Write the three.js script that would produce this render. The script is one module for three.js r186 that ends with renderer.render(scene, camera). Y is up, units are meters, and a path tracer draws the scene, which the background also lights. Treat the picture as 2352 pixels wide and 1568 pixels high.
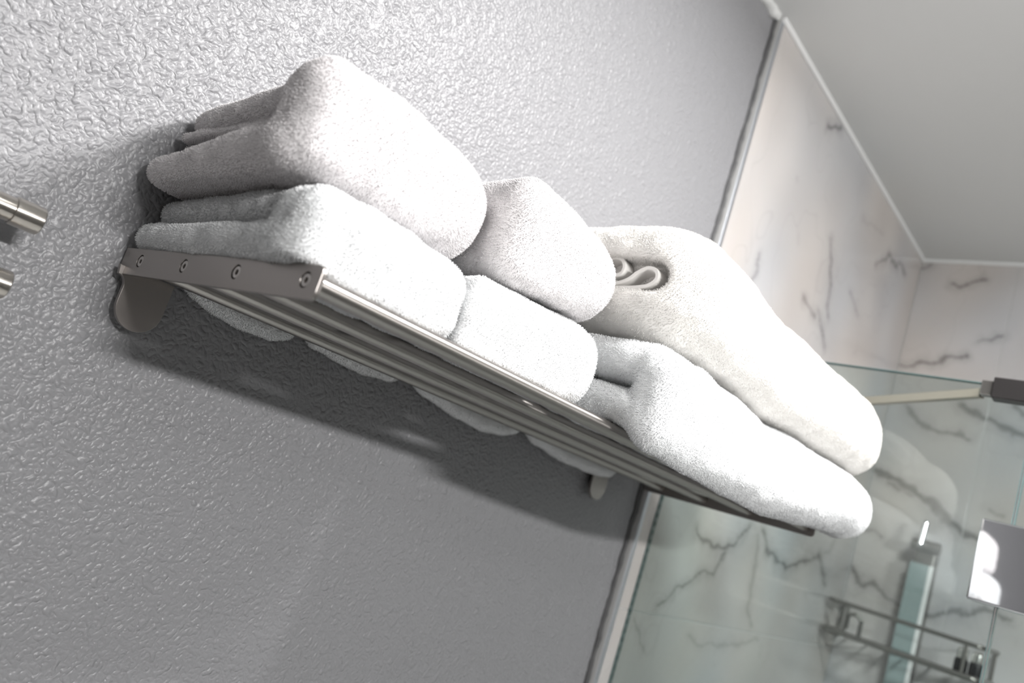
import * as THREE from 'three';
import { RoundedBoxGeometry } from 'three/addons/geometries/RoundedBoxGeometry.js';
import { mergeGeometries } from 'three/addons/utils/BufferGeometryUtils.js';
import { RectAreaLightUniformsLib } from 'three/addons/lights/RectAreaLightUniformsLib.js';
import { createNoise3D } from 'simplex-noise';

/* ------------------------------------------------------------------ camera, light, exposure */
// y is up; the textured wall is the plane z = 0, x runs along it, z points into the room; y = 0 is the underside of the towel shelf
const scene = new THREE.Scene();
scene.background = new THREE.Color(0x000000);
const FOCAL = 1855.95, FW = 2352, FH = 1568;                       // focal length in pixels of the 2352 x 1568 frame
const camera = new THREE.PerspectiveCamera(2 * Math.atan(FH / 2 / FOCAL) * 180 / Math.PI, FW / FH, 0.01, 20);
const ROT = [[0.60385, -0.333355, -0.724044], [0.305413, 0.935789, -0.176131], [0.736266, -0.114775, 0.666887]];
const EYE = new THREE.Vector3(-0.22335, -0.05842, 0.57399);
camera.matrixAutoUpdate = true;
camera.position.copy(EYE);
camera.quaternion.setFromRotationMatrix(new THREE.Matrix4().set(...ROT[0], 0, ...ROT[1], 0, ...ROT[2], 0, 0, 0, 0, 1));
camera.focus = 0.58;
camera.userData.fStop = 5.6;
scene.add(camera);
const renderer = new THREE.WebGLRenderer({ antialias: true });
renderer.toneMapping = THREE.LinearToneMapping;
renderer.toneMappingExposure = 1.1;
renderer.shadowMap.enabled = true;
RectAreaLightUniformsLib.init();
const VANITY = { at: [-0.14, 0.48, 2.06], w: 0.42, h: 0.06, power: 395, color: [1, 0.985, 0.97] };
const CEILING_LAMP = { at: [0.46, 0.7316, 0.70], r: 0.13, power: 132, color: [1, 0.985, 0.975] };

function pixelOn(u, v, axis, value) {                              // where the sight line of a pixel meets a wall plane
  const c = [u - FW / 2, -(v - FH / 2), -FOCAL];
  const d = ROT.map((r) => r[0] * c[0] + r[1] * c[1] + r[2] * c[2]);
  const o = EYE.toArray(), t = (value - o[axis]) / d[axis];
  return [o[0] + t * d[0], o[1] + t * d[1], o[2] + t * d[2]];
}

/* ------------------------------------------------------------------ helpers */
let seed = 20240611;
const rnd = () => { seed = (seed + 0x6D2B79F5) | 0; let t = Math.imul(seed ^ (seed >>> 15), 1 | seed); t = (t + Math.imul(t ^ (t >>> 7), 61 | t)) ^ t; return ((t ^ (t >>> 14)) >>> 0) / 4294967296; };
const noise3 = createNoise3D(rnd);
const clamp = (x, a, b) => Math.min(b, Math.max(a, x));
const lerp = (a, b, t) => a + (b - a) * t;
const sstep = (a, b, x) => { const t = clamp((x - a) / (b - a), 0, 1); return t * t * (3 - 2 * t); };
const smin = (a, b, k) => { const h = Math.max(k - Math.abs(a - b), 0) / k; return Math.min(a, b) - h * h * k * 0.25; };
const taken = {};
function numbered(name) { taken[name] = (taken[name] ?? -1) + 1; return taken[name] ? name + '_' + String(taken[name]).padStart(3, '0') : name; }
function lit(m) { m.castShadow = true; m.receiveShadow = true; return m; }
function thing(name, label, category, [x, y, z], group) {
  const o = new THREE.Group(); o.name = numbered(name); o.position.set(x, y, z);
  o.userData = { label, category }; if (group) o.userData.group = group;
  scene.add(o); return o;
}
const rootOf = (o) => { while (o.parent && o.parent !== scene) o = o.parent; return o; };
function part(name, geo, material, parent, label) {                // geometry is given in world metres
  const r = rootOf(parent).position;
  geo.translate(-r.x, -r.y, -r.z);
  const m = lit(new THREE.Mesh(geo, material)); m.name = name; if (label) m.userData.label = label;
  parent.add(m); return m;
}
function structure(name, geo, material, label) {
  const m = lit(new THREE.Mesh(geo, material)); m.name = name;
  m.userData = { kind: 'structure', label: label ?? name.replace(/_/g, ' '), category: name.split('_')[0] };
  scene.add(m); return m;
}
const box = (x0, x1, y0, y1, z0, z1) => new THREE.BoxGeometry(x1 - x0, y1 - y0, z1 - z0).translate((x0 + x1) / 2, (y0 + y1) / 2, (z0 + z1) / 2);
const rbox = (x0, x1, y0, y1, z0, z1, r = 0.001, s = 2) => new RoundedBoxGeometry(x1 - x0, y1 - y0, z1 - z0, s, r).translate((x0 + x1) / 2, (y0 + y1) / 2, (z0 + z1) / 2);
const rodX = (x0, x1, y, z, r, n = 40) => new THREE.CylinderGeometry(r, r, x1 - x0, n).rotateZ(Math.PI / 2).translate((x0 + x1) / 2, y, z);
const rodZ = (z0, z1, x, y, r, n = 24) => new THREE.CylinderGeometry(r, r, z1 - z0, n).rotateX(Math.PI / 2).translate(x, y, (z0 + z1) / 2);
function wallUV(geo, a, b, ax, bx, sx, sy) {                       // uv in metres from two axes: (p[ax]-a)/sx, (p[bx]-b)/sy
  const p = geo.attributes.position, uv = new Float32Array(p.count * 2);
  for (let i = 0; i < p.count; i++) { const q = [p.getX(i), p.getY(i), p.getZ(i)]; uv[2 * i] = (q[ax] - a) / sx; uv[2 * i + 1] = (q[bx] - b) / sy; }
  geo.setAttribute('uv', new THREE.BufferAttribute(uv, 2)); return geo;
}
function dataTexture(w, h, fn, srgb) {
  const d = new Uint8Array(w * h * 4);
  for (let j = 0, k = 0; j < h; j++) for (let i = 0; i < w; i++, k += 4) { const c = fn(i, j); d[k] = c[0]; d[k + 1] = c[1]; d[k + 2] = c[2]; d[k + 3] = 255; }
  const t = new THREE.DataTexture(d, w, h); t.wrapS = t.wrapT = THREE.RepeatWrapping; t.magFilter = THREE.LinearFilter; t.minFilter = THREE.LinearFilter;
  if (srgb) t.colorSpace = THREE.SRGBColorSpace;
  t.needsUpdate = true; return t;
}
function blurredNoise(n, radius) {                                 // tileable smooth noise: white noise, box-blurred three times each way, normalised
  let a = new Float32Array(n * n); for (let i = 0; i < a.length; i++) a[i] = rnd() - 0.5;
  let b = new Float32Array(n * n); const w = 2 * radius + 1;
  for (let pass = 0; pass < 3; pass++) {
    for (let j = 0; j < n; j++) { let s = 0; const o = j * n; for (let k = -radius; k <= radius; k++) s += a[o + ((k + n) % n)]; for (let i = 0; i < n; i++) { b[o + i] = s / w; s += a[o + ((i + radius + 1) % n)] - a[o + ((i - radius + n) % n)]; } }
    for (let i = 0; i < n; i++) { let s = 0; for (let k = -radius; k <= radius; k++) s += b[((k + n) % n) * n + i]; for (let j = 0; j < n; j++) { a[j * n + i] = s / w; s += b[((j + radius + 1) % n) * n + i] - b[((j - radius + n) % n) * n + i]; } }
  }
  let v = 0; for (let i = 0; i < a.length; i++) v += a[i] * a[i]; v = Math.sqrt(v / a.length);
  for (let i = 0; i < a.length; i++) a[i] /= v;
  return a;
}

/* ------------------------------------------------------------------ materials */
const std = (o) => new THREE.MeshStandardMaterial(o), phys = (o) => new THREE.MeshPhysicalMaterial(o);
// orange-peel paint: rounded blobs parted by narrow creases
const WN = 2048, WSIZE = 0.44;
const coarse = blurredNoise(WN, 6), small = blurredNoise(WN, 4), fine = blurredNoise(WN, 2);
const wallBump = dataTexture(WN, WN, (i, j) => { const k = j * WN + i; const h = 0.5 * Math.pow(coarse[k] * coarse[k] + 0.012, 0.3) + 0.28 * Math.pow(small[k] * small[k] + 0.02, 0.35) + 0.10 * coarse[k]; const g = clamp(255 * (0.05 + 0.7 * h + 0.02 * fine[k]), 0, 255); return [g, g, g]; });
const M = {};
M.wallPaint = phys({ color: new THREE.Color().setRGB(0.24, 0.24, 0.25), roughness: 0.4, bumpMap: wallBump, bumpScale: 0.0012, specularIntensity: 1 });
M.paint = std({ color: new THREE.Color().setRGB(0.66, 0.67, 0.665), roughness: 0.85 });
M.roomPaint = std({ color: new THREE.Color().setRGB(0.18, 0.176, 0.172), roughness: 0.8 });
M.ceilingPaint = std({ color: new THREE.Color().setRGB(0.70, 0.71, 0.705), roughness: 0.9 });
M.floorTile = std({ color: new THREE.Color().setRGB(0.80, 0.795, 0.79), roughness: 0.5 });
M.grout = std({ color: new THREE.Color().setRGB(0.47, 0.47, 0.465), roughness: 0.9 });
M.caulk = std({ color: new THREE.Color().setRGB(0.74, 0.75, 0.75), roughness: 0.6 });
M.seal = std({ color: new THREE.Color().setRGB(0.07, 0.07, 0.072), roughness: 0.7 });
M.alu = std({ color: new THREE.Color().setRGB(0.50, 0.52, 0.55), roughness: 0.42, metalness: 0.9 });
// brushed steel: fine streaks in the roughness and relief
const streak = dataTexture(64, 512, (i, j) => { const g = 120 + 70 * noise3(i * 0.015, j * 0.9, 3) + 40 * noise3(i * 0.05, j * 2.1, 9); const c = clamp(g, 0, 255); return [c, c, c]; });
streak.repeat.set(6, 6);
M.steel = std({ color: new THREE.Color().setRGB(0.50, 0.475, 0.455), roughness: 0.30, metalness: 1, bumpMap: streak, bumpScale: 0.00002 });
M.plateSteel = std({ color: new THREE.Color().setRGB(0.34, 0.317, 0.302), roughness: 0.36, metalness: 1, bumpMap: streak, bumpScale: 0.00002 });
M.rodSteel = phys({ color: new THREE.Color().setRGB(0.46, 0.435, 0.412), roughness: 0.3, metalness: 1, anisotropy: 0.85, anisotropyRotation: Math.PI / 2 });
M.barSteel = phys({ color: new THREE.Color().setRGB(0.55, 0.52, 0.48), roughness: 0.28, metalness: 1, anisotropy: 0.85, anisotropyRotation: Math.PI / 2 });
M.darkHole = std({ color: new THREE.Color().setRGB(0.03, 0.03, 0.03), roughness: 0.7, metalness: 0.5 });
M.chrome = std({ color: new THREE.Color().setRGB(0.78, 0.79, 0.81), roughness: 0.03, metalness: 1 });
M.capChrome = std({ color: new THREE.Color().setRGB(0.78, 0.78, 0.76), roughness: 0.2, metalness: 1 });
M.nickel = std({ color: new THREE.Color().setRGB(0.62, 0.55, 0.47), roughness: 0.28, metalness: 1 });
M.darkMetal = std({ color: new THREE.Color().setRGB(0.045, 0.042, 0.042), roughness: 0.35, metalness: 0.7 });
M.glass = phys({ color: new THREE.Color().setRGB(0.84, 0.885, 0.875), roughness: 0, transmission: 1, thickness: 0, ior: 1.5 });
M.glassEdge = phys({ color: new THREE.Color().setRGB(0.13, 0.22, 0.22), roughness: 0.2, transmission: 0.3, thickness: 0, ior: 1.5 });
M.frosted = phys({ color: new THREE.Color().setRGB(0.27, 0.335, 0.335), roughness: 0.25, clearcoat: 0.6, clearcoatRoughness: 0.1 });
M.wireSteel = std({ color: new THREE.Color().setRGB(0.30, 0.29, 0.275), roughness: 0.3, metalness: 1 });
M.blackPlastic = std({ color: new THREE.Color().setRGB(0.012, 0.012, 0.014), roughness: 0.25 });
M.lampWhite = std({ color: new THREE.Color().setRGB(0.8, 0.8, 0.8), roughness: 0.5, emissive: new THREE.Color(1, 0.98, 0.96), emissiveIntensity: 1.5 });

/* ------------------------------------------------------------------ room */
const FLOOR = -1.72, CEIL = 0.7316, XB = 1.636, XA = -1.25, ZF = 2.1, XT = 0.735, TILE_Z = 0.010, BACK_X = XB;
// textured wall, cut finely enough to keep its edge by the tiles straight
structure('wall_left', wallUV(box(XA, XT, FLOOR, CEIL + 0.1, -0.1, 0), 0, 0, 0, 1, WSIZE, WSIZE), M.wallPaint, 'grey orange peel textured painted wall behind the towel shelf');
structure('wall_front', box(XA - 0.1, XB + 0.1, FLOOR, CEIL + 0.1, ZF, ZF + 0.1), M.roomPaint, 'plain painted wall facing the towel shelf');
structure('wall_near', box(XA - 0.1, XA, FLOOR, CEIL + 0.1, -0.1, ZF), M.roomPaint, 'plain painted end wall of the bathroom');
structure('floor', box(XA - 0.1, XB + 0.1, FLOOR - 0.1, FLOOR, -0.1, ZF + 0.1), M.floorTile, 'pale tiled bathroom floor');
const ceilGeo = new THREE.BoxGeometry(XB - XA + 0.2, 0.1, ZF + 0.2, 1, 1, 1).translate((XA + XB) / 2, CEIL + 0.05, ZF / 2);
structure('ceiling', ceilGeo, M.ceilingPaint, 'white painted bathroom ceiling');

/* marble-look tiles: white stone with drawn veins, one print for each tiled wall */
const MS = 1024, SIDE0 = [0.722, -0.292], BACK0 = [-0.05, -0.292];   // 1 pixel = 1 mm
function veinPrint(veins, pale, off) {
  const segs = [];
  for (const v of veins) for (let i = 0; i + 1 < v.pts.length; i++) segs.push([...v.pts[i], ...v.pts[i + 1], v.w[0] + (v.w[1] - v.w[0]) * Math.sin(Math.PI * (i + 0.5) / (v.pts.length - 1)), v.dark]);
  const cell = 32, G = MS / cell, grid = Array.from({ length: G * G }, () => []);
  for (const s of segs) { const pad = s[4] * 2 + 24; for (let gy = 0; gy < G; gy++) for (let gx = 0; gx < G; gx++) if (gx * cell < Math.max(s[0], s[2]) + pad && (gx + 1) * cell > Math.min(s[0], s[2]) - pad && gy * cell < Math.max(s[1], s[3]) + pad && (gy + 1) * cell > Math.min(s[1], s[3]) - pad) grid[gy * G + gx].push(s); }
  return dataTexture(MS, MS, (i, j) => {
    const wx = i + 5 * noise3(i * 0.03, j * 0.03, off) + 2 * noise3(i * 0.11, j * 0.11, off + 4), wy = j + 5 * noise3(i * 0.03, j * 0.03, off + 9) + 2 * noise3(i * 0.11, j * 0.11, off + 14);
    let dark = 0;
    for (const s of grid[(j >> 5) * G + (i >> 5)]) {
      const dx = s[2] - s[0], dy = s[3] - s[1], t = clamp(((wx - s[0]) * dx + (wy - s[1]) * dy) / (dx * dx + dy * dy), 0, 1);
      const d = Math.hypot(wx - s[0] - t * dx, wy - s[1] - t * dy), w = s[4] * (0.75 + 0.5 * noise3(wx * 0.02, wy * 0.02, off + 30));
      dark = Math.max(dark, s[5] * 0.72 * (1 - sstep(w * 0.2, w + 2, d)), s[5] * 0.2 * (1 - sstep(0, w * 2 + 14, d)));
    }
    const ridge = 1 - Math.abs(noise3(i * 0.0045, j * 0.0032, off + 50) + 0.35 * noise3(i * 0.016, j * 0.012, off + 60));
    const faint = 0.03 * sstep(0.955, 1.0, ridge);
    const cloud = 0.03 * noise3(i * 0.006, j * 0.006, off + 70);
    const k = 1 - clamp(dark + faint, 0, 0.8) + cloud - 0.02;
    const warm = 4 * noise3(i * 0.004, j * 0.003, off + 80);
    return [clamp(190 * k + warm, 0, 255), clamp(187 * k, 0, 255), clamp(186 * k - warm, 0, 255)];
  }, true);
}
const sidePx = (l) => l.map(([u, v]) => { const p = pixelOn(u, v, 2, TILE_Z); return [(p[0] - SIDE0[0]) * 1000, (p[1] - SIDE0[1]) * 1000]; });
const backPx = (l) => l.map(([u, v]) => { const p = pixelOn(u, v, 0, BACK_X - 0.01); return [(p[2] - BACK0[0]) * 1000, (p[1] - BACK0[1]) * 1000]; });
const sideVeins = [
  { pts: sidePx([[1903, 292], [1917, 290], [1931, 296]]), w: [4, 9], dark: 0.42 },
  { pts: sidePx([[1910, 545], [1908, 590], [1906, 650], [1901, 700], [1902, 733]]), w: [2, 5], dark: 0.38 },
  { pts: sidePx([[1880, 716], [1888, 750], [1893, 800]]), w: [2, 4], dark: 0.4 },
  { pts: sidePx([[2011, 608], [2026, 596], [2042, 589], [2052, 600], [2060, 614], [2066, 602], [2079, 632]]), w: [3, 7], dark: 0.42 },
  { pts: sidePx([[1745, 592], [1735, 625], [1720, 658]]), w: [3, 7], dark: 0.22 },
  { pts: sidePx([[1846, 684], [1858, 708], [1872, 731]]), w: [3, 6], dark: 0.3 },
  { pts: sidePx([[1952, 668], [1962, 700], [1970, 726]]), w: [3, 5], dark: 0.2 },
  { pts: sidePx([[1980, 500], [2005, 520], [2030, 540]]), w: [4, 10], dark: 0.07 },
  { pts: sidePx([[1599, 1222], [1615, 1242], [1658, 1261], [1690, 1250], [1721, 1206]]), w: [2, 6], dark: 0.42 },
  { pts: sidePx([[1666, 1265], [1635, 1320], [1615, 1312], [1544, 1360], [1505, 1397]]), w: [1.5, 3], dark: 0.4 },
  { pts: sidePx([[1753, 1214], [1761, 1261], [1804, 1305], [1851, 1285], [1883, 1277], [1895, 1344]]), w: [3, 8], dark: 0.46 },
  { pts: sidePx([[1883, 1277], [1905, 1265], [1918, 1240]]), w: [2, 5], dark: 0.25 },
  { pts: sidePx([[1740, 1230], [1735, 1300], [1717, 1395], [1725, 1442]]), w: [4, 10], dark: 0.17 },
  { pts: sidePx([[1455, 1420], [1466, 1450], [1477, 1492]]), w: [1.5, 3], dark: 0.18 },
  { pts: sidePx([[1580, 1460], [1600, 1480], [1690, 1480], [1740, 1468]]), w: [2, 4], dark: 0.15 },
];
const backVeins = [
  { pts: backPx([[2183, 655], [2202, 660], [2225, 653], [2262, 640]]), w: [2, 6], dark: 0.38 },
  { pts: backPx([[2112, 618], [2128, 614], [2140, 608]]), w: [4, 7], dark: 0.3 },
  { pts: backPx([[2070, 839], [2112, 833], [2150, 834], [2171, 822], [2222, 816]]), w: [3, 9], dark: 0.42 },
  { pts: backPx([[2244, 784], [2262, 780], [2300, 772]]), w: [3, 6], dark: 0.35 },
  { pts: backPx([[2078, 930], [2095, 950], [2112, 971], [2152, 991], [2200, 996], [2222, 1006]]), w: [4, 9], dark: 0.3 },
  { pts: backPx([[2204, 930], [2240, 950], [2274, 962], [2323, 991], [2356, 1003]]), w: [4, 11], dark: 0.36 },
  { pts: backPx([[2335, 935], [2352, 952]]), w: [5, 9], dark: 0.3 },
  { pts: backPx([[2008, 1080], [2063, 1106], [2093, 1128], [2137, 1148], [2166, 1182], [2201, 1216], [2250, 1240]]), w: [6, 17], dark: 0.45 },
  { pts: backPx([[2040, 1112], [2075, 1132], [2096, 1142]]), w: [4, 6], dark: 0.3 },
  { pts: backPx([[1956, 1304], [1980, 1344], [2005, 1334], [2024, 1363], [2072, 1396]]), w: [3, 7], dark: 0.4 },
  { pts: backPx([[2128, 1414], [2181, 1405], [2225, 1412], [2259, 1402], [2315, 1424]]), w: [5, 11], dark: 0.36 },
  { pts: backPx([[1992, 1216], [2012, 1222], [2026, 1234]]), w: [3, 6], dark: 0.35 },
  { pts: backPx([[2270, 1170], [2290, 1176], [2302, 1190]]), w: [3, 5], dark: 0.2 },
];
const sidePrint = veinPrint(sideVeins, null, 11), backPrint = veinPrint(backVeins, null, 211);
M.sideTile = phys({ map: sidePrint, roughness: 0.16, clearcoat: 0.3, clearcoatRoughness: 0.08 });
M.backTile = phys({ map: backPrint, roughness: 0.16, clearcoat: 0.3, clearcoatRoughness: 0.08 });
const JOINT = 0.0006;
const wallR = structure('wall_right', box(XT, XB + 0.1, FLOOR, CEIL + 0.1, -0.1, TILE_Z - 0.0007), M.grout, 'shower side wall clad in large white marble look tiles');
for (const [y0, y1] of [[-0.156, CEIL - 0.004], [-1.356, -0.156], [FLOOR, -1.356]]) {
  const t = lit(new THREE.Mesh(wallUV(rbox(XT + 0.010, XB - 0.010, y0 + JOINT, y1 - JOINT, TILE_Z - 0.008, TILE_Z, 0.0012), SIDE0[0], SIDE0[1], 0, 1, 1.024, 1.024), M.sideTile)); t.name = 'tile'; wallR.add(t);
}
const wallB = structure('wall_back', box(XB - 0.0093, XB + 0.1, FLOOR, CEIL + 0.1, TILE_Z - 0.0007, ZF), M.grout, 'shower end wall clad in large white marble look tiles');
for (const [y0, y1] of [[-0.156, CEIL - 0.004], [-1.356, -0.156], [FLOOR, -1.356]]) for (const [z0, z1] of [[TILE_Z, 0.2025], [0.2025, 0.8025], [0.8025, 1.4025], [1.4025, 2.0025], [2.0025, ZF]]) {
  const t = lit(new THREE.Mesh(wallUV(rbox(XB - 0.010, XB - 0.002, y0 + JOINT, y1 - JOINT, z0 + JOINT, z1 - JOINT, 0.0012), BACK0[0], BACK0[1], 2, 1, 1.024, 1.024), M.backTile)); t.name = 'tile'; wallB.add(t);
}
// metal tile edge, the dark seal beside it, and the white beads under the ceiling
function wobbly(pts, r, amp, nseg = 160, key = 1) {
  const c = new THREE.CatmullRomCurve3(pts.map((p) => new THREE.Vector3(...p)));
  const g = new THREE.TubeGeometry(c, nseg, r, 8, false), p = g.attributes.position;
  for (let i = 0; i < p.count; i++) { const x = p.getX(i), y = p.getY(i), z = p.getZ(i); p.setXYZ(i, x + amp * noise3(x * 40, y * 40, key), y + amp * noise3(y * 40, x * 40, key + 5), z + amp * noise3(x * 40, y * 40, key + 9)); }
  g.computeVertexNormals(); return g;
}
structure('trim_1', rbox(XT + 0.001, XT + 0.0095, FLOOR, CEIL, -0.002, TILE_Z + 0.0012, 0.0008), M.alu, 'satin metal edge strip along the shower tiles');
structure('trim_2', wobbly([[XT - 0.0025, FLOOR, 0], [XT - 0.0025, -0.8, 0], [XT - 0.0025, -0.2, 0], [XT - 0.0025, 0.3, 0], [XT - 0.0025, CEIL, 0]], 0.0042, 0.0016, 300, 2), M.seal, 'dark sealant line between painted wall and metal edge strip');
structure('trim_3', mergeGeometries([rodX(XT, XB - 0.008, CEIL - 0.001, TILE_Z + 0.001, 0.005, 12)]), M.caulk, 'white sealant bead between side tiles and ceiling');
structure('trim_4', rodZ(TILE_Z, ZF, XB - 0.010, CEIL - 0.001, 0.005, 12), M.caulk, 'white sealant bead between end wall tiles and ceiling');
structure('trim_5', wobbly([[XA, CEIL, 0], [-0.4, CEIL, 0], [0.2, CEIL, 0], [XT, CEIL, 0]], 0.009, 0.006, 300, 7), M.ceilingPaint, 'uneven ceiling plaster edge along the textured wall');

/* ------------------------------------------------------------------ lamps */
{
  const [x, y, z] = VANITY.at, t = thing('vanity_light', 'long white vanity light bar on the facing wall', 'lamp', [x, y, ZF]);
  part('mount', rbox(x - 0.2, x + 0.2, y - 0.03, y + 0.03, ZF - 0.02, ZF, 0.004), M.chrome, t);
  part('diffuser', rbox(x - VANITY.w / 2, x + VANITY.w / 2, y - VANITY.h / 2, y + VANITY.h / 2, z + 0.001, ZF - 0.018, 0.006), M.lampWhite, t);
  const l = new THREE.RectAreaLight(new THREE.Color(...VANITY.color), VANITY.power, VANITY.w, VANITY.h);
  l.position.set(x, y, z - 0.002); l.lookAt(x, y, 0); scene.add(l);
}
{
  const [x, y, z] = CEILING_LAMP.at, r = CEILING_LAMP.r, t = thing('ceiling_lamp', 'round white flush ceiling lamp', 'lamp', [x, y, z]);
  part('rim', new THREE.CylinderGeometry(r + 0.012, r + 0.016, 0.03, 48, 1).translate(x, y - 0.015, z), M.paint, t);
  part('diffuser', new THREE.CylinderGeometry(r, r, 0.006, 48).translate(x, y - 0.032, z), M.lampWhite, t);
  const l = new THREE.RectAreaLight(new THREE.Color(...CEILING_LAMP.color), CEILING_LAMP.power, r * 1.77, r * 1.77);
  l.position.set(x, y - 0.038, z); l.lookAt(x, -1, z); scene.add(l);
}

/* ------------------------------------------------------------------ towel shelf */
const SL = 0.732, PH = 0.019, PD = 0.236, RODS = [0.030, 0.092, 0.155, 0.2235], ROD_Y = 0.0104, ROD_R = 0.0058;
const shelf = thing('towel_shelf', 'brushed steel towel shelf of four rods mounted on the textured wall', 'shelf', [SL / 2, 0, 0]);
function endPlateGeo(x0, x1) {                                     // drawn in (z, y), pushed along x
  const s = new THREE.Shape(), r = 0.0055;
  s.moveTo(0.003, 0); s.lineTo(PD - r, 0); s.quadraticCurveTo(PD, 0, PD, r); s.lineTo(PD, PH - r); s.quadraticCurveTo(PD, PH, PD - r, PH); s.lineTo(0.003, PH); s.closePath();
  for (const z of RODS) { const h = new THREE.Path(); h.absarc(z, ROD_Y, 0.0044, 0, Math.PI * 2, true); s.holes.push(h); }
  const b = 0.0004;
  const g = new THREE.ExtrudeGeometry(s, { depth: x1 - x0 - 2 * b, bevelEnabled: true, bevelSize: b, bevelThickness: b, bevelOffset: -b, bevelSegments: 2, curveSegments: 20 });
  g.rotateY(-Math.PI / 2);                                         // z(shape x) -> world z, depth -> -x
  return g.translate(x1 - b, 0, 0);
}
function screwGeo(x, z, side) {
  const s = new THREE.Shape(); s.absarc(0, 0, 0.0038, 0, Math.PI * 2, false);
  const h = new THREE.Path(); for (let k = 0; k <= 6; k++) { const a = k * Math.PI / 3 + 0.3; h[k ? 'lineTo' : 'moveTo'](0.0017 * Math.cos(a), 0.0017 * Math.sin(a)); } s.holes.push(h);
  const g = new THREE.ExtrudeGeometry(s, { depth: 0.0008, bevelEnabled: true, bevelSize: 0.0005, bevelThickness: 0.0005, bevelOffset: -0.0005, bevelSegments: 3, curveSegments: 24 });
  g.rotateY(side < 0 ? -Math.PI / 2 : Math.PI / 2);
  return g.translate(x, ROD_Y, z);
}
for (const side of [-1, 1]) {
  const x0 = side < 0 ? -0.0028 : SL - 0.0006, x1 = side < 0 ? 0 : SL + 0.0022;
  const plate = part('end_plate', endPlateGeo(x0, x1), M.plateSteel, shelf);
  for (const z of RODS) {
    const sc = part('screw', screwGeo(side < 0 ? x0 + 0.0018 : x1 - 0.0018, z, side), M.steel, plate, 'bright countersunk hex screw');
    void sc;
  }
}
for (const z of RODS) {
  part('rod', new THREE.CylinderGeometry(ROD_R, ROD_R, SL - 0.002, 48).rotateZ(Math.PI / 2).translate(SL / 2, ROD_Y, z), M.rodSteel, shelf);
}
function tongueGeo(x0, x1, yb) {
  const w = x1 - x0, r = w / 2, s = new THREE.Shape(), yt = 0.006;
  s.moveTo(x0 - 0.007, yt); s.lineTo(x0 - 0.006, -0.0005); s.quadraticCurveTo(x0, -0.001, x0, -0.008); s.lineTo(x0, yb + r);
  s.absarc(x0 + r, yb + r, r, Math.PI, Math.PI * 2, false); s.lineTo(x1, -0.002); s.lineTo(x1, yt); s.closePath();
  const g = new THREE.ExtrudeGeometry(s, { depth: 0.003, bevelEnabled: true, bevelSize: 0.0004, bevelThickness: 0.0004, bevelOffset: -0.0004, bevelSegments: 2, curveSegments: 24 });
  return g.translate(0, 0, 0.0085);
}
for (const [x0, x1] of [[0.001, 0.034], [0.601, 0.634]]) {
  const br = part('bracket', tongueGeo(x0, x1, -0.034), M.plateSteel, shelf, 'rounded steel wall tongue');
  part('spacer', new THREE.CylinderGeometry(0.009, 0.009, 0.0095, 24).rotateX(Math.PI / 2).translate((x0 + x1) / 2, -0.012, 0.0045), M.darkMetal, br);
}

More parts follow.
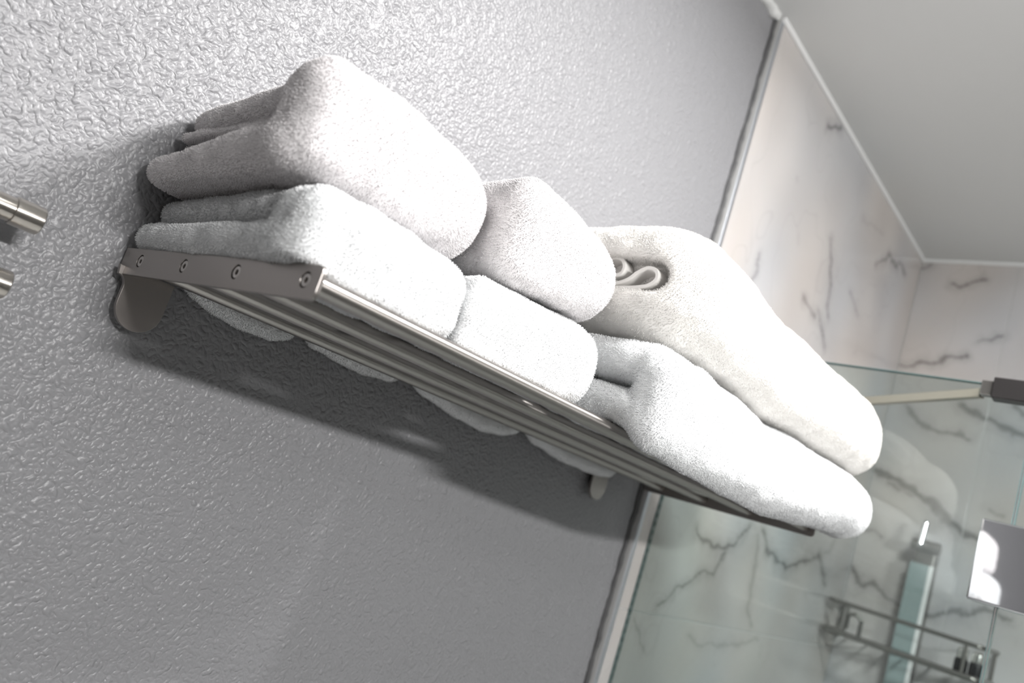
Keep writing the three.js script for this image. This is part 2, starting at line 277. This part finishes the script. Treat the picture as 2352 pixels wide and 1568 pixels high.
/* ------------------------------------------------------------------ towels */
function surfaceNet(f, [x0, y0, z0], [x1, y1, z1], c) {            // mesh of the zero set of a distance field
  const nx = Math.ceil((x1 - x0) / c) + 1, ny = Math.ceil((y1 - y0) / c) + 1, nz = Math.ceil((z1 - z0) / c) + 1;
  const v = new Float32Array(nx * ny * nz), at = (i, j, k) => (k * ny + j) * nx + i;
  for (let k = 0; k < nz; k++) for (let j = 0; j < ny; j++) for (let i = 0; i < nx; i++) v[at(i, j, k)] = f(x0 + i * c, y0 + j * c, z0 + k * c);
  const ids = new Int32Array(nx * ny * nz).fill(-1), pos = [], idx = [];
  const E12 = [[0, 1], [2, 3], [4, 5], [6, 7], [0, 2], [1, 3], [4, 6], [5, 7], [0, 4], [1, 5], [2, 6], [3, 7]];
  for (let k = 0; k + 1 < nz; k++) for (let j = 0; j + 1 < ny; j++) for (let i = 0; i + 1 < nx; i++) {
    const q = [v[at(i, j, k)], v[at(i + 1, j, k)], v[at(i, j + 1, k)], v[at(i + 1, j + 1, k)], v[at(i, j, k + 1)], v[at(i + 1, j, k + 1)], v[at(i, j + 1, k + 1)], v[at(i + 1, j + 1, k + 1)]];
    let m = 0; for (let b = 0; b < 8; b++) if (q[b] < 0) m |= 1 << b;
    if (m === 0 || m === 255) continue;
    let sx = 0, sy = 0, sz = 0, n = 0;
    for (const [a, b] of E12) if ((q[a] < 0) !== (q[b] < 0)) { const t = q[a] / (q[a] - q[b]); sx += (a & 1) + t * ((b & 1) - (a & 1)); sy += ((a >> 1) & 1) + t * (((b >> 1) & 1) - ((a >> 1) & 1)); sz += (a >> 2) + t * ((b >> 2) - (a >> 2)); n++; }
    ids[at(i, j, k)] = pos.length / 3; pos.push(x0 + (i + sx / n) * c, y0 + (j + sy / n) * c, z0 + (k + sz / n) * c);
  }
  const quad = (a, b, d, e, flip) => { if (a < 0 || b < 0 || d < 0 || e < 0) return; flip ? idx.push(a, d, b, b, d, e) : idx.push(a, b, d, b, e, d); };
  for (let k = 1; k + 1 < nz; k++) for (let j = 1; j + 1 < ny; j++) for (let i = 1; i + 1 < nx; i++) {
    const o = v[at(i, j, k)] < 0;
    if (o !== v[at(i + 1, j, k)] < 0) quad(ids[at(i, j - 1, k - 1)], ids[at(i, j, k - 1)], ids[at(i, j - 1, k)], ids[at(i, j, k)], !o);
    if (o !== v[at(i, j + 1, k)] < 0) quad(ids[at(i - 1, j, k - 1)], ids[at(i, j, k - 1)], ids[at(i - 1, j, k)], ids[at(i, j, k)], o);
    if (o !== v[at(i, j, k + 1)] < 0) quad(ids[at(i - 1, j - 1, k)], ids[at(i, j - 1, k)], ids[at(i - 1, j, k)], ids[at(i, j, k)], !o);
  }
  const P = new Float32Array(pos), N = new Float32Array(pos.length), e = c * 0.7;
  for (let i = 0; i < P.length; i += 3) {
    const x = P[i], y = P[i + 1], z = P[i + 2];
    const gx = f(x + e, y, z) - f(x - e, y, z), gy = f(x, y + e, z) - f(x, y - e, z), gz = f(x, y, z + e) - f(x, y, z - e), l = Math.hypot(gx, gy, gz) || 1;
    N[i] = gx / l; N[i + 1] = gy / l; N[i + 2] = gz / l;
  }
  const g = new THREE.BufferGeometry();
  g.setAttribute('position', new THREE.BufferAttribute(P, 3)); g.setAttribute('normal', new THREE.BufferAttribute(N, 3)); g.setIndex(idx);
  return g;
}
const planRect = (x, z, x0, x1, z0, z1, Rr, Rl = Rr) => { const R = x < (x0 + x1) / 2 ? Rl : Rr; const qx = Math.abs(x - (x0 + x1) / 2) - (x1 - x0) / 2 + R, qz = Math.abs(z - (z0 + z1) / 2) - (z1 - z0) / 2 + R; return Math.hypot(Math.max(qx, 0), Math.max(qz, 0)) + Math.min(Math.max(qx, qz), 0) - R; };
const pillow = (dp, y, y0, y1, r, rb = r) => { const h = (y1 - y0) / 2, rr = Math.min(y < (y0 + y1) / 2 ? rb : r, h * 0.98), a = dp + rr, b = Math.abs(y - (y0 + y1) / 2) - h + rr; return Math.hypot(Math.max(a, 0), Math.max(b, 0)) + Math.min(Math.max(a, b), 0) - rr; };
const table = (t, x) => { if (x <= t[0][0]) return t[0][1]; for (let i = 1; i < t.length; i++) if (x <= t[i][0]) { const u = (x - t[i - 1][0]) / (t[i][0] - t[i - 1][0]); return lerp(t[i - 1][1], t[i][1], u * u * (3 - 2 * u)); } return t[t.length - 1][1]; };
const REST = ROD_Y + ROD_R;                               // towels lie on the rods

// A towel folded over at the front: front roll, upper and lower layers that end at different places on the left, slits between them
function foldedField(o) {
  return (x, y, z) => {
    const wob = 0.0009 * noise3(x * 28 + o.key, y * 34, z * 28) + 0.0004 * noise3(x * 75, y * 75, z * 75 + o.key);
    const rb = typeof o.rb === 'function' ? o.rb(x) : o.rb, zf = o.zf(x), yb = o.yb(x, z), yt = o.yt(x, z), ys = o.ys(x, z);
    const xl = o.x0 + (o.skew ?? 0) * (z - 0.2);
    const x1 = o.x1 + (o.skewR ?? o.skew ?? 0) * (z - 0.2);
    let d = pillow(planRect(x, z, xl + o.core, x1, o.zb, zf, o.R, o.Rl), y, yb, yt, o.r, rb);
    if (o.layers) {
      const rim = pillow(planRect(x, z, xl, xl + 0.09, zf - o.rimDepth, zf, 0.016), y, yb + 0.001, yt - 0.0005, o.rimR ?? 0.02, rb);
      const up = pillow(planRect(x, z, xl + o.upIn, xl + 0.09, o.zb, zf - 0.012, 0.012), y, ys + o.gapU, yt - 0.001, 0.03);
      const low = pillow(planRect(x, z, xl + o.lowIn, xl + 0.09, o.zb, zf - 0.008, 0.014), y, yb, ys - (typeof o.gapL === 'function' ? o.gapL(z) : o.gapL), 0.03);
      d = smin(d, rim, 0.006);
      d = smin(d, low, 0.004);
      d = smin(d, up, 0.0025);
      if (o.mid) for (const [dy, h, inset] of o.mid) d = Math.min(d, pillow(planRect(x, z, xl + inset, xl + 0.09, o.zb + 0.004, zf - 0.03, 0.006), y, ys + dy - h, ys + dy + h, 0.004));
    }
    if (o.lobes) for (const lb of o.lobes) {
      const yl = table(lb.t, x), xa = lb.t[0][0], xb = lb.t[lb.t.length - 1][0];
      d = smin(d, pillow(planRect(x, z, xa, xb, 0.0035, 0.0222, 0.008), y, yl, 0.045, 0.009), 0.004);
    }
    return d - wob;
  };
}
const sag = (z) => { let d = 0; for (let i = 0; i < 3; i++) if (z > RODS[i] && z < RODS[i + 1]) d = Math.sin(Math.PI * (z - RODS[i]) / (RODS[i + 1] - RODS[i])) ** 2; return 0.0032 * d; };   // cloth dips between the rods
const tufts = [];
{
  // one terry loop tip: a short curled three-sided strand, z is outward, unit length 1
  for (const bend of [0.35, 0.7]) {
    const pos = [], idx = [], rings = 3, sides = 3;
    for (let k = 0; k < rings; k++) { const t = k / (rings - 1), w = 0.26 * (1 - 0.55 * t * t), cx = bend * t * t * 0.8, cz = t * (1 - 0.18 * bend * t) - 0.12; for (let s = 0; s < sides; s++) { const a = s * 2 * Math.PI / sides; pos.push(cx + w * Math.cos(a), w * Math.sin(a), cz); } }
    for (let k = 0; k + 1 < rings; k++) for (let s = 0; s < sides; s++) { const a = k * sides + s, b = k * sides + (s + 1) % sides; idx.push(a, b, a + sides, b, b + sides, a + sides); }
    const top = (rings - 1) * sides; idx.push(top, top + 1, top + 2);
    const g = new THREE.BufferGeometry(); g.setAttribute('position', new THREE.Float32BufferAttribute(pos, 3)); g.setIndex(idx); g.computeVertexNormals();
    tufts.push(g);
  }
}
const clothMat = (r, g, b) => phys({ color: new THREE.Color().setRGB(r, g, b), roughness: 1, specularIntensity: 0 });
const fields = [];
function towel(name, label, o, rgb) {
  const f = o.field ?? foldedField(o);
  const g = surfaceNet(f, o.lo, o.hi, o.cell);
  const base = [(o.lo[0] + o.hi[0]) / 2, o.base, (o.lo[2] + o.hi[2]) / 2];
  const t = thing(name, label, 'towel', base, 'folded towels on the steel shelf');
  fields.push({ f, o, t, g: g.clone(), mat: clothMat(...rgb) });
  part('cloth', g, fields.at(-1).mat, t);
  return t;
}
const bow = (x, a, b, k) => { const u = (x - a) / (b - a); return k * 4 * (u - 0.5) * (u - 0.5); };

// two piles of small folded towels
const LOBE_B = [{ t: [[0.036, 0.009], [0.05, 0.003], [0.07, -0.0025], [0.10, -0.005], [0.118, -0.0045], [0.13, 0.0], [0.143, 0.012]] }];
const LOBE_D = [{ t: [[0.146, 0.011], [0.16, 0.004], [0.185, 0.0005], [0.22, -0.0008], [0.245, 0.002], [0.263, 0.012]] }];
const LOBE_F = [{ t: [[0.268, 0.010], [0.30, 0.001], [0.345, -0.005], [0.38, -0.008], [0.41, -0.005], [0.428, 0.0], [0.442, 0.010]] }, { t: [[0.44, 0.011], [0.475, 0.0], [0.53, -0.006], [0.60, -0.0065], [0.625, -0.003], [0.642, 0.010]] }];

towel('folded_towel', 'white towel folded once, lowest by the near end plate of the shelf', {
  key: 3, x0: -0.014, x1: 0.114, zb: 0.004, zf: (x) => 0.2245 - bow(x, -0.014, 0.12, 0.0025), yb: (x, z) => REST - sag(z) * sstep(0.01, 0.03, x) + 0.0026 * sstep(0.012, 0.002, x), yt: (x, z) => 0.0655 - 0.004 * sstep(0.12, 0.02, z), ys: (x, z) => 0.041 + 0.002 * sstep(0.05, 0.2, z),
  R: 0.012, r: 0.027, rb: (x) => 0.003 + 0.014 * sstep(0.085, 0.12, x), core: 0.026, layers: true, rimDepth: 0.045, rimR: 0.022, upIn: 0.010, lowIn: 0.0, gapU: 0.0004, gapL: 0.0022, skew: -0.05, skewR: -0.14, lobes: LOBE_B,
  lo: [-0.03, -0.012, -0.002], hi: [0.155, 0.078, 0.242], cell: 0.0018, base: REST }, [0.725, 0.735, 0.742]);
towel('folded_towel', 'white towel with faint pink cast, folded double, upper by the near end plate', {
  key: 17, x0: -0.025, x1: 0.136, zb: 0.006, zf: (x) => 0.207 - bow(x, -0.015, 0.131, 0.004), yb: (x, z) => 0.0655 - 0.003 * sstep(0.12, 0.02, z) + 0.002, yt: (x, z) => 0.1415 - 0.010 * sstep(0.17, 0.01, z) - 0.003 * sstep(0.05, 0.13, x), ys: (x, z) => 0.103 + 0.002 * sstep(0.15, 0.03, z),
  R: 0.036, r: 0.034, rb: (x) => 0.014 + 0.021 * sstep(0.05, 0.13, x), core: 0.03, layers: true, rimDepth: 0.044, rimR: 0.026, upIn: 0.016, lowIn: -0.002, gapU: 0.0040, gapL: (z) => 0.0046 + 0.016 * sstep(0.17, 0.03, z), mid: [[-0.0006, 0.0024, 0.012], [-0.0085, 0.0030, 0.017]], skew: -0.06, skewR: -0.08,
  lo: [-0.05, 0.052, -0.002], hi: [0.155, 0.158, 0.22], cell: 0.0018, base: 0.066 }, [0.738, 0.718, 0.725]);
towel('folded_towel', 'white towel lying low between the near pile and the long towels', {
  key: 31, x0: 0.1155, x1: 0.264, zb: 0.004, zf: (x) => 0.224 - bow(x, 0.122, 0.265, 0.0025), yb: (x, z) => REST - sag(z), yt: (x, z) => 0.070 + 0.009 * sstep(0.14, 0.27, x) - 0.005 * sstep(0.12, 0.02, z), ys: () => 0.04,
  R: 0.014, Rl: 0.006, r: 0.032, rb: (x) => 0.003 + 0.018 * sstep(0.215, 0.265, x), core: 0, skew: -0.15, skewR: 0.0, lobes: LOBE_D,
  lo: [0.105, -0.012, -0.002], hi: [0.31, 0.09, 0.242], cell: 0.0018, base: REST }, [0.728, 0.735, 0.74]);
towel('folded_towel', 'pale pinkish white towel on top of the middle pile beside the long cream towel', {
  key: 47, x0: 0.1385, x1: 0.280, zb: 0.006, zf: (x) => 0.218 - bow(x, 0.134, 0.281, 0.005), yb: (x, z) => 0.0725 + 0.009 * sstep(0.14, 0.27, x) - 0.005 * sstep(0.12, 0.02, z), yt: (x, z) => 0.156 - 0.011 * sstep(0.16, 0.28, x) - 0.012 * sstep(0.16, 0.01, z), ys: () => 0.1,
  R: 0.038, Rl: 0.022, r: 0.034, rb: (x) => 0.014 + 0.016 * sstep(0.2, 0.28, x), core: 0, skew: -0.09, skewR: 0.045,
  lo: [0.115, 0.055, -0.002], hi: [0.305, 0.172, 0.23], cell: 0.0018, base: 0.071 }, [0.738, 0.72, 0.724]);

// the long pile at the far end of the shelf, hanging a little over the front rod
const LX0 = 0.278, LX1 = 0.750;
const longFront = (x) => 0.270 + 0.030 * sstep(LX0, 0.66, x) - 0.005 * Math.exp(-(((x - 0.47) / 0.025) ** 2)) - 0.01 * sstep(0.66, LX1, x);
const longTopF = (x, z) => 0.0845 - 0.012 * sstep(0.33, 0.6, x) - 0.004 * Math.exp(-(((x - 0.475) / 0.03) ** 2)) - 0.012 * sstep(0.12, 0.02, z);
const longBotF = (x, z) => REST + 0.0025 * sstep(0.715, 0.728, x) - (0.0235 - 0.013 * sstep(0.48, 0.68, x)) * sstep(0.229, 0.264, z);
towel('bath_towel', 'long bluish white bath towel, lower one, overhanging the front rod at the far end', {
  key: 61, x0: LX0, x1: LX1, zb: 0.004, zf: longFront, yb: longBotF, yt: longTopF, ys: (x, z) => 0.049 - 0.004 * sstep(0.19, 0.25, z),
  R: 0.05, r: 0.040, rb: 0.030, core: 0.03, layers: true, rimDepth: 0.036, rimR: 0.03, upIn: 0.003, lowIn: 0.0, gapU: 0.0018, gapL: 0.0018, skew: 0.05, skewR: 0.32, lobes: LOBE_F,
  lo: [0.25, -0.025, -0.002], hi: [0.80, 0.10, 0.315], cell: 0.0022, base: REST }, [0.728, 0.738, 0.745]);
const creamField = foldedField({
  key: 83, x0: LX0 + 0.004, x1: LX1 - 0.012, zb: 0.006, zf: (x) => longFront(x) - 0.004, yb: (x, z) => longTopF(x, z) + 0.0025, yt: (x, z) => 0.192 - 0.030 * sstep(0.31, 0.6, x) - 0.005 * Math.exp(-(((x - 0.435) / 0.03) ** 2)) - 0.014 * sstep(0.2, 0.02, z), ys: () => 0.13,
  R: 0.055, r: 0.048, rb: 0.034, core: 0, skew: 0.05, skewR: 0.30 });
const cream = towel('bath_towel', 'long cream white bath towel, upper one, its end showing thin rolled folds', {
  field: (x, y, z) => {                                            // hollow at the left end where the rolled layers show
    const d = creamField(x, y, z), e = Math.hypot(Math.max(Math.abs(z - 0.200) - 0.022, 0), y - 0.1375) - 0.0135;
    const mouth = Math.max(e, x - (LX0 + 0.026));
    return -smin(-d, mouth, 0.008);
  },
  lo: [0.25, 0.06, -0.002], hi: [0.79, 0.205, 0.31], cell: 0.0022, base: 0.087 }, [0.745, 0.73, 0.705]);
{
  const ribbon = (pts, w) => {
    const c = new THREE.CatmullRomCurve3(pts.map(([z, y]) => new THREE.Vector3(z, y, 0))), n = 60, L = [], Rr = [];
    for (let i = 0; i <= n; i++) { const p = c.getPoint(i / n), t = c.getTangent(i / n); L.push(new THREE.Vector2(p.x - t.y * w, p.y + t.x * w)); Rr.push(new THREE.Vector2(p.x + t.y * w, p.y - t.x * w)); }
    const g = new THREE.ExtrudeGeometry(new THREE.Shape([...L, ...Rr.reverse()]), { depth: 0.03, bevelEnabled: true, bevelSize: 0.0008, bevelThickness: 0.0012, bevelSegments: 3, steps: 1 });
    return g.rotateY(-Math.PI / 2).translate(LX0 + 0.044, 0, 0);
  };
  const m = fields.at(-1).mat;
  part('inner_fold', ribbon([[0.172, 0.136], [0.174, 0.147], [0.181, 0.1515], [0.189, 0.150], [0.193, 0.144], [0.192, 0.138], [0.186, 0.1355]], 0.0010), m, cream, 'thin cream rolled layer in the end of the towel');
  part('inner_fold', ribbon([[0.176, 0.1285], [0.190, 0.129], [0.200, 0.133], [0.208, 0.140], [0.2165, 0.1440], [0.2245, 0.1415], [0.2265, 0.1355], [0.221, 0.1295], [0.208, 0.1265], [0.180, 0.1245]], 0.0010), m, cream, 'thin cream rolled layer in the end of the towel');
  part('inner_fold', ribbon([[0.168, 0.1215], [0.185, 0.1205], [0.202, 0.1222], [0.214, 0.1245]], 0.0009), m, cream, 'thin cream rolled layer in the end of the towel');
}
// terry loops all over each towel, left out where towels press on each other
function addPile(k, density, len) {
  const { g, t, o, mat, f } = fields[k], P = g.attributes.position.array, N = g.attributes.normal.array, I = g.index.array, near = fields.filter((q, i) => i !== k && q.o.lo.every((v, a) => v < o.hi[a] && q.o.hi[a] > o.lo[a]));
  const lists = [[], []]; let carry = 0;
  const up = new THREE.Vector3(), q = new THREE.Quaternion(), q2 = new THREE.Quaternion(), Z = new THREE.Vector3(0, 0, 1), m4 = new THREE.Matrix4(), s = new THREE.Vector3(), p = new THREE.Vector3();
  for (let i = 0; i < I.length; i += 3) {
    const a = I[i] * 3, b = I[i + 1] * 3, c = I[i + 2] * 3;
    const ux = P[b] - P[a], uy = P[b + 1] - P[a + 1], uz = P[b + 2] - P[a + 2], vx = P[c] - P[a], vy = P[c + 1] - P[a + 1], vz = P[c + 2] - P[a + 2];
    carry += 0.5 * Math.hypot(uy * vz - uz * vy, uz * vx - ux * vz, ux * vy - uy * vx) * density * 1e6;
    while (carry > 0) {
      if (carry < 1 && rnd() > carry) { carry = 0; break; }
      carry -= 1; if (carry < 0) carry = 0;
      let r1 = rnd(), r2 = rnd(); if (r1 + r2 > 1) { r1 = 1 - r1; r2 = 1 - r2; }
      p.set(P[a] + r1 * ux + r2 * vx, P[a + 1] + r1 * uy + r2 * vy, P[a + 2] + r1 * uz + r2 * vz);
      up.set(N[a], N[a + 1], N[a + 2]);
      const px = p.x + up.x * 0.002, py = p.y + up.y * 0.002, pz = p.z + up.z * 0.002;
      if (pz < 0.003 || near.some((n) => n.f(px, py, pz) < 0.0006)) continue;
      const lean = 0.55;                                           // loops lie over in drifting directions
      const fx = noise3(p.x * 60, p.y * 60, p.z * 60), fy = noise3(p.x * 60 + 9, p.y * 60, p.z * 60), fz = noise3(p.x * 60, p.y * 60 + 9, p.z * 60);
      up.x += lean * (0.8 * fx + 0.9 * (rnd() - 0.5)); up.y += lean * (0.8 * fy + 0.9 * (rnd() - 0.5)) - 0.1; up.z += lean * (0.8 * fz + 0.9 * (rnd() - 0.5)); up.normalize();
      q.setFromUnitVectors(Z, up); q2.setFromAxisAngle(Z, rnd() * 6.2832); q.multiply(q2);
      const L = len * (0.7 + 0.6 * rnd()); s.set(len * (0.8 + 0.4 * rnd()) * 0.8, len * (0.8 + 0.4 * rnd()) * 0.8, L);
      p.sub(t.position); m4.compose(p, q, s); lists[rnd() < 0.5 ? 0 : 1].push(...m4.elements);
    }
  }
  lists.forEach((l, j) => {
    const im = lit(new THREE.InstancedMesh(tufts[j], mat, l.length / 16)); im.instanceMatrix.array.set(l); im.name = 'terry_pile'; im.userData.kind = 'stuff';
    t.add(im);
  });
  return (lists[0].length + lists[1].length) / 16;
}
let loops = 0;
for (const [k, d, len] of [[0, 0.75, 0.0014], [1, 0.75, 0.0014], [2, 0.65, 0.0014], [3, 0.65, 0.0014], [4, 0.5, 0.00138], [5, 0.5, 0.00138]]) loops += addPile(k, d, len);

/* ------------------------------------------------------------------ towel bars at the left */
for (const [xe, y, z, label] of [[-0.0665, 0.0078, 0.033, 'thick polished steel towel bar end, the upper of two'], [-0.0690, -0.0345, 0.033, 'polished steel towel bar end, the lower of two']]) {
  const t = thing('towel_bar', label, 'towel bar', [-0.4, y, 0]);
  part('bar', rodX(-0.72, xe - 0.012, y, z, 0.0074, 48), M.barSteel, t);
  for (const [a, b] of [[xe - 0.0165, xe], [-0.735, -0.7185]]) part('collar', rbox(a, b, y - 0.001, y + 0.001, z - 0.001, z + 0.001, 0.0005), M.barSteel, t).geometry.copy(new THREE.LatheGeometry([[0, 0], [0.0080, 0], [0.0087, 0.0007], [0.0087, b - a - 0.0007], [0.0080, b - a], [0, b - a]].map(([r, h]) => new THREE.Vector2(r, h)), 48).rotateZ(-Math.PI / 2).translate(a + 0.4, 0, z));
  for (const px of [-0.2, -0.64]) { part('post', rodZ(0.004, z, px, y, 0.006), M.barSteel, t); part('wall_flange', rodZ(0, 0.006, px, y, 0.016, 40), M.barSteel, t); }
}

/* ------------------------------------------------------------------ shower screen */
const GX = 0.775, GT = 0.220, GEND = 0.416;
{
  const t = thing('shower_screen', 'fixed clear glass shower panel standing against the tiled wall', 'glass panel', [GX, FLOOR, 0.2]);
  const z0 = TILE_Z + 0.001;
  part('pane', box(GX - 0.004, GX + 0.004, FLOOR, GT, z0, GEND), M.glass, t);
  part('edge', mergeGeometries([box(GX - 0.0042, GX + 0.0042, FLOOR, GT, z0 - 0.001, z0), box(GX - 0.0042, GX + 0.0042, FLOOR, GT, GEND, GEND + 0.0006)]), M.glassEdge, t, 'dark teal polished glass edge');
  part('edge', box(GX - 0.0042, GX + 0.0042, GT, GT + 0.0006, z0, GEND), M.glassEdge, t, 'dark teal polished glass edge');
  const d = thing('shower_door', 'clear glass shower door hung beside the fixed panel', 'door', [GX, FLOOR, 0.7]);
  part('pane', box(GX - 0.004, GX + 0.004, FLOOR + 0.01, GT - 0.018, GEND + 0.003, 1.0), M.glass, d);
  part('edge', box(GX - 0.0042, GX + 0.0042, FLOOR + 0.01, GT - 0.018, GEND + 0.0022, GEND + 0.003), M.glassEdge, d, 'dark teal polished glass edge');
  for (const y of [0.027, -1.35]) {
    const h = part('hinge', rbox(GX - 0.018, GX - 0.0065, y - 0.043, y + 0.043, 0.392, 0.458, 0.0025, 3).translate(-GX, -y, -0.42).rotateY(-0.05).translate(GX, y, 0.42), M.chrome, d, 'bright chrome hinge block');
    part('hinge_back', rbox(GX + 0.0045, GX + 0.016, y - 0.043, y + 0.043, 0.392, 0.458, 0.0025, 3), M.chrome, h);
  }
  const r = thing('header_rail', 'dark metal header rail above the glass shower door', 'rail', [GX, GT - 0.015, 0.7]);
  part('rail', rbox(GX - 0.010, GX + 0.010, GT - 0.0165, GT + 0.0075, 0.374, 1.2, 0.0015), M.darkMetal, r);
  part('end_cap', rbox(GX - 0.0055, GX + 0.0055, GT - 0.0135, GT + 0.0035, 0.362, 0.3735, 0.001), M.wireSteel, r, 'light metal clamp on the rail end');
  // the slanting stay that ties the rail to the tiled wall
  const b = thing('support_bar', 'pale nickel support bar slanting from the header rail to the tiled wall', 'bar', [GX + 0.14, GT - 0.008, 0.19]);
  const a = new THREE.Vector3(GX + 0.009, GT - 0.0085, 0.362), e = new THREE.Vector3(1.058, GT - 0.0085, TILE_Z + 0.002), L = a.distanceTo(e), turn = Math.atan2(e.x - a.x, e.z - a.z);
  part('bar', new RoundedBoxGeometry(0.008, 0.011, L, 2, 0.001).rotateY(turn).translate((a.x + e.x) / 2, a.y, (a.z + e.z) / 2), M.nickel, b);
  part('wall_flange', rbox(e.x - 0.018, e.x + 0.018, e.y - 0.018, e.y + 0.018, TILE_Z, TILE_Z + 0.006, 0.002), M.nickel, b);
}

/* ------------------------------------------------------------------ shower fittings on the end wall */
{
  const bx = XB - 0.010, zc = 0.150, yt = 0.060;
  const t = thing('shower_column', 'slim shower column with pale glass face and chrome spout tip', 'shower column', [bx, -1.0, zc]);
  part('body', rbox(bx - 0.040, bx, -1.0, yt + 0.045, zc - 0.016, zc + 0.022, 0.003), M.wireSteel, t);
  part('face_plate', rbox(bx - 0.045, bx - 0.0405, -1.0, yt, zc - 0.019, zc + 0.024, 0.0012), M.frosted, t, 'pale blue grey glass face');
  part('side_strip', rbox(bx - 0.046, bx - 0.041, -1.0, yt, zc + 0.0165, zc + 0.0245, 0.001), M.caulk, t, 'white edge strip');
  part('spout_tip', new THREE.CapsuleGeometry(0.006, 0.045, 8, 20).rotateZ(-0.18).translate(bx - 0.052, yt + 0.058, zc - 0.004), M.chrome, t, 'bright chrome tip');
  part('holder', rodZ(zc - 0.022, zc + 0.030, bx - 0.044, yt + 0.036, 0.012, 24), M.wireSteel, t);
}
{
  const bx = XB - 0.010, fx = 1.50, z0 = 0.022, z1 = 0.30;
  const t = thing('wire_basket', 'wire shower basket of dark steel rails on the end wall', 'basket', [1.57, -0.12, 0.16]);
  const tube = (pts, r) => new THREE.TubeGeometry(new THREE.CatmullRomCurve3(pts.map((p) => new THREE.Vector3(...p)), false, 'catmullrom', 0.02), 120, r, 8, false);
  part('top_rail', tube([[bx, -0.060, z0], [fx + 0.01, -0.060, z0], [fx, -0.060, z0 + 0.01], [fx, -0.060, z1 - 0.01], [fx + 0.01, -0.060, z1], [bx, -0.060, z1]], 0.0042), M.wireSteel, t);
  part('bottom_rail', tube([[bx, -0.117, z0], [fx + 0.01, -0.117, z0], [fx, -0.117, z0 + 0.01], [fx, -0.117, z1 - 0.01], [fx + 0.01, -0.117, z1], [bx, -0.117, z1]], 0.0055), M.wireSteel, t);
  for (const [x, z] of [[fx, z0 + 0.04], [fx, z1 - 0.03], [bx - 0.02, z0], [bx - 0.02, z1]]) part('post', new THREE.CylinderGeometry(0.0032, 0.0032, 0.057, 12).translate(x, -0.0885, z), M.wireSteel, t);
  for (let k = 0; k < 7; k++) part('floor_wire', rodX(fx, bx, -0.119, lerp(z0 + 0.02, z1 - 0.02, k / 6), 0.0022, 10), M.wireSteel, t);
  part('hook', tube([[fx - 0.004, -0.105, 0.066], [fx - 0.010, -0.078, 0.068], [fx - 0.010, -0.074, 0.082], [fx - 0.006, -0.082, 0.092], [fx - 0.004, -0.118, 0.092]], 0.004), M.wireSteel, t);
  for (const [x, z, y1, lab] of [[1.535, 0.261, -0.070, 'black bottle with chrome cap in the wire basket, beside the shower column'], [1.535, 0.2855, -0.074, 'black bottle with chrome cap at the far end of the wire basket']]) {
    const b = thing('bottle', lab, 'bottle', [x, -0.1165, z], 'bottles in the wire basket');
    part('body', new THREE.LatheGeometry([[0, 0], [0.0105, 0], [0.0115, 0.002], [0.0115, 0.024], [0.0095, 0.028], [0, 0.028]].map(([r, h]) => new THREE.Vector2(r, h)), 28).translate(x, -0.1165, z), M.blackPlastic, b);
    part('cap', new THREE.LatheGeometry([[0.0095, 0], [0.0095, 0.012], [0.0085, 0.0165], [0.0055, 0.020], [0, 0.0215]].map(([r, h]) => new THREE.Vector2(r, h)), 28).translate(x, -0.0885, z), M.capChrome, b, 'domed chrome cap');
  }
}

renderer.render(scene, camera);
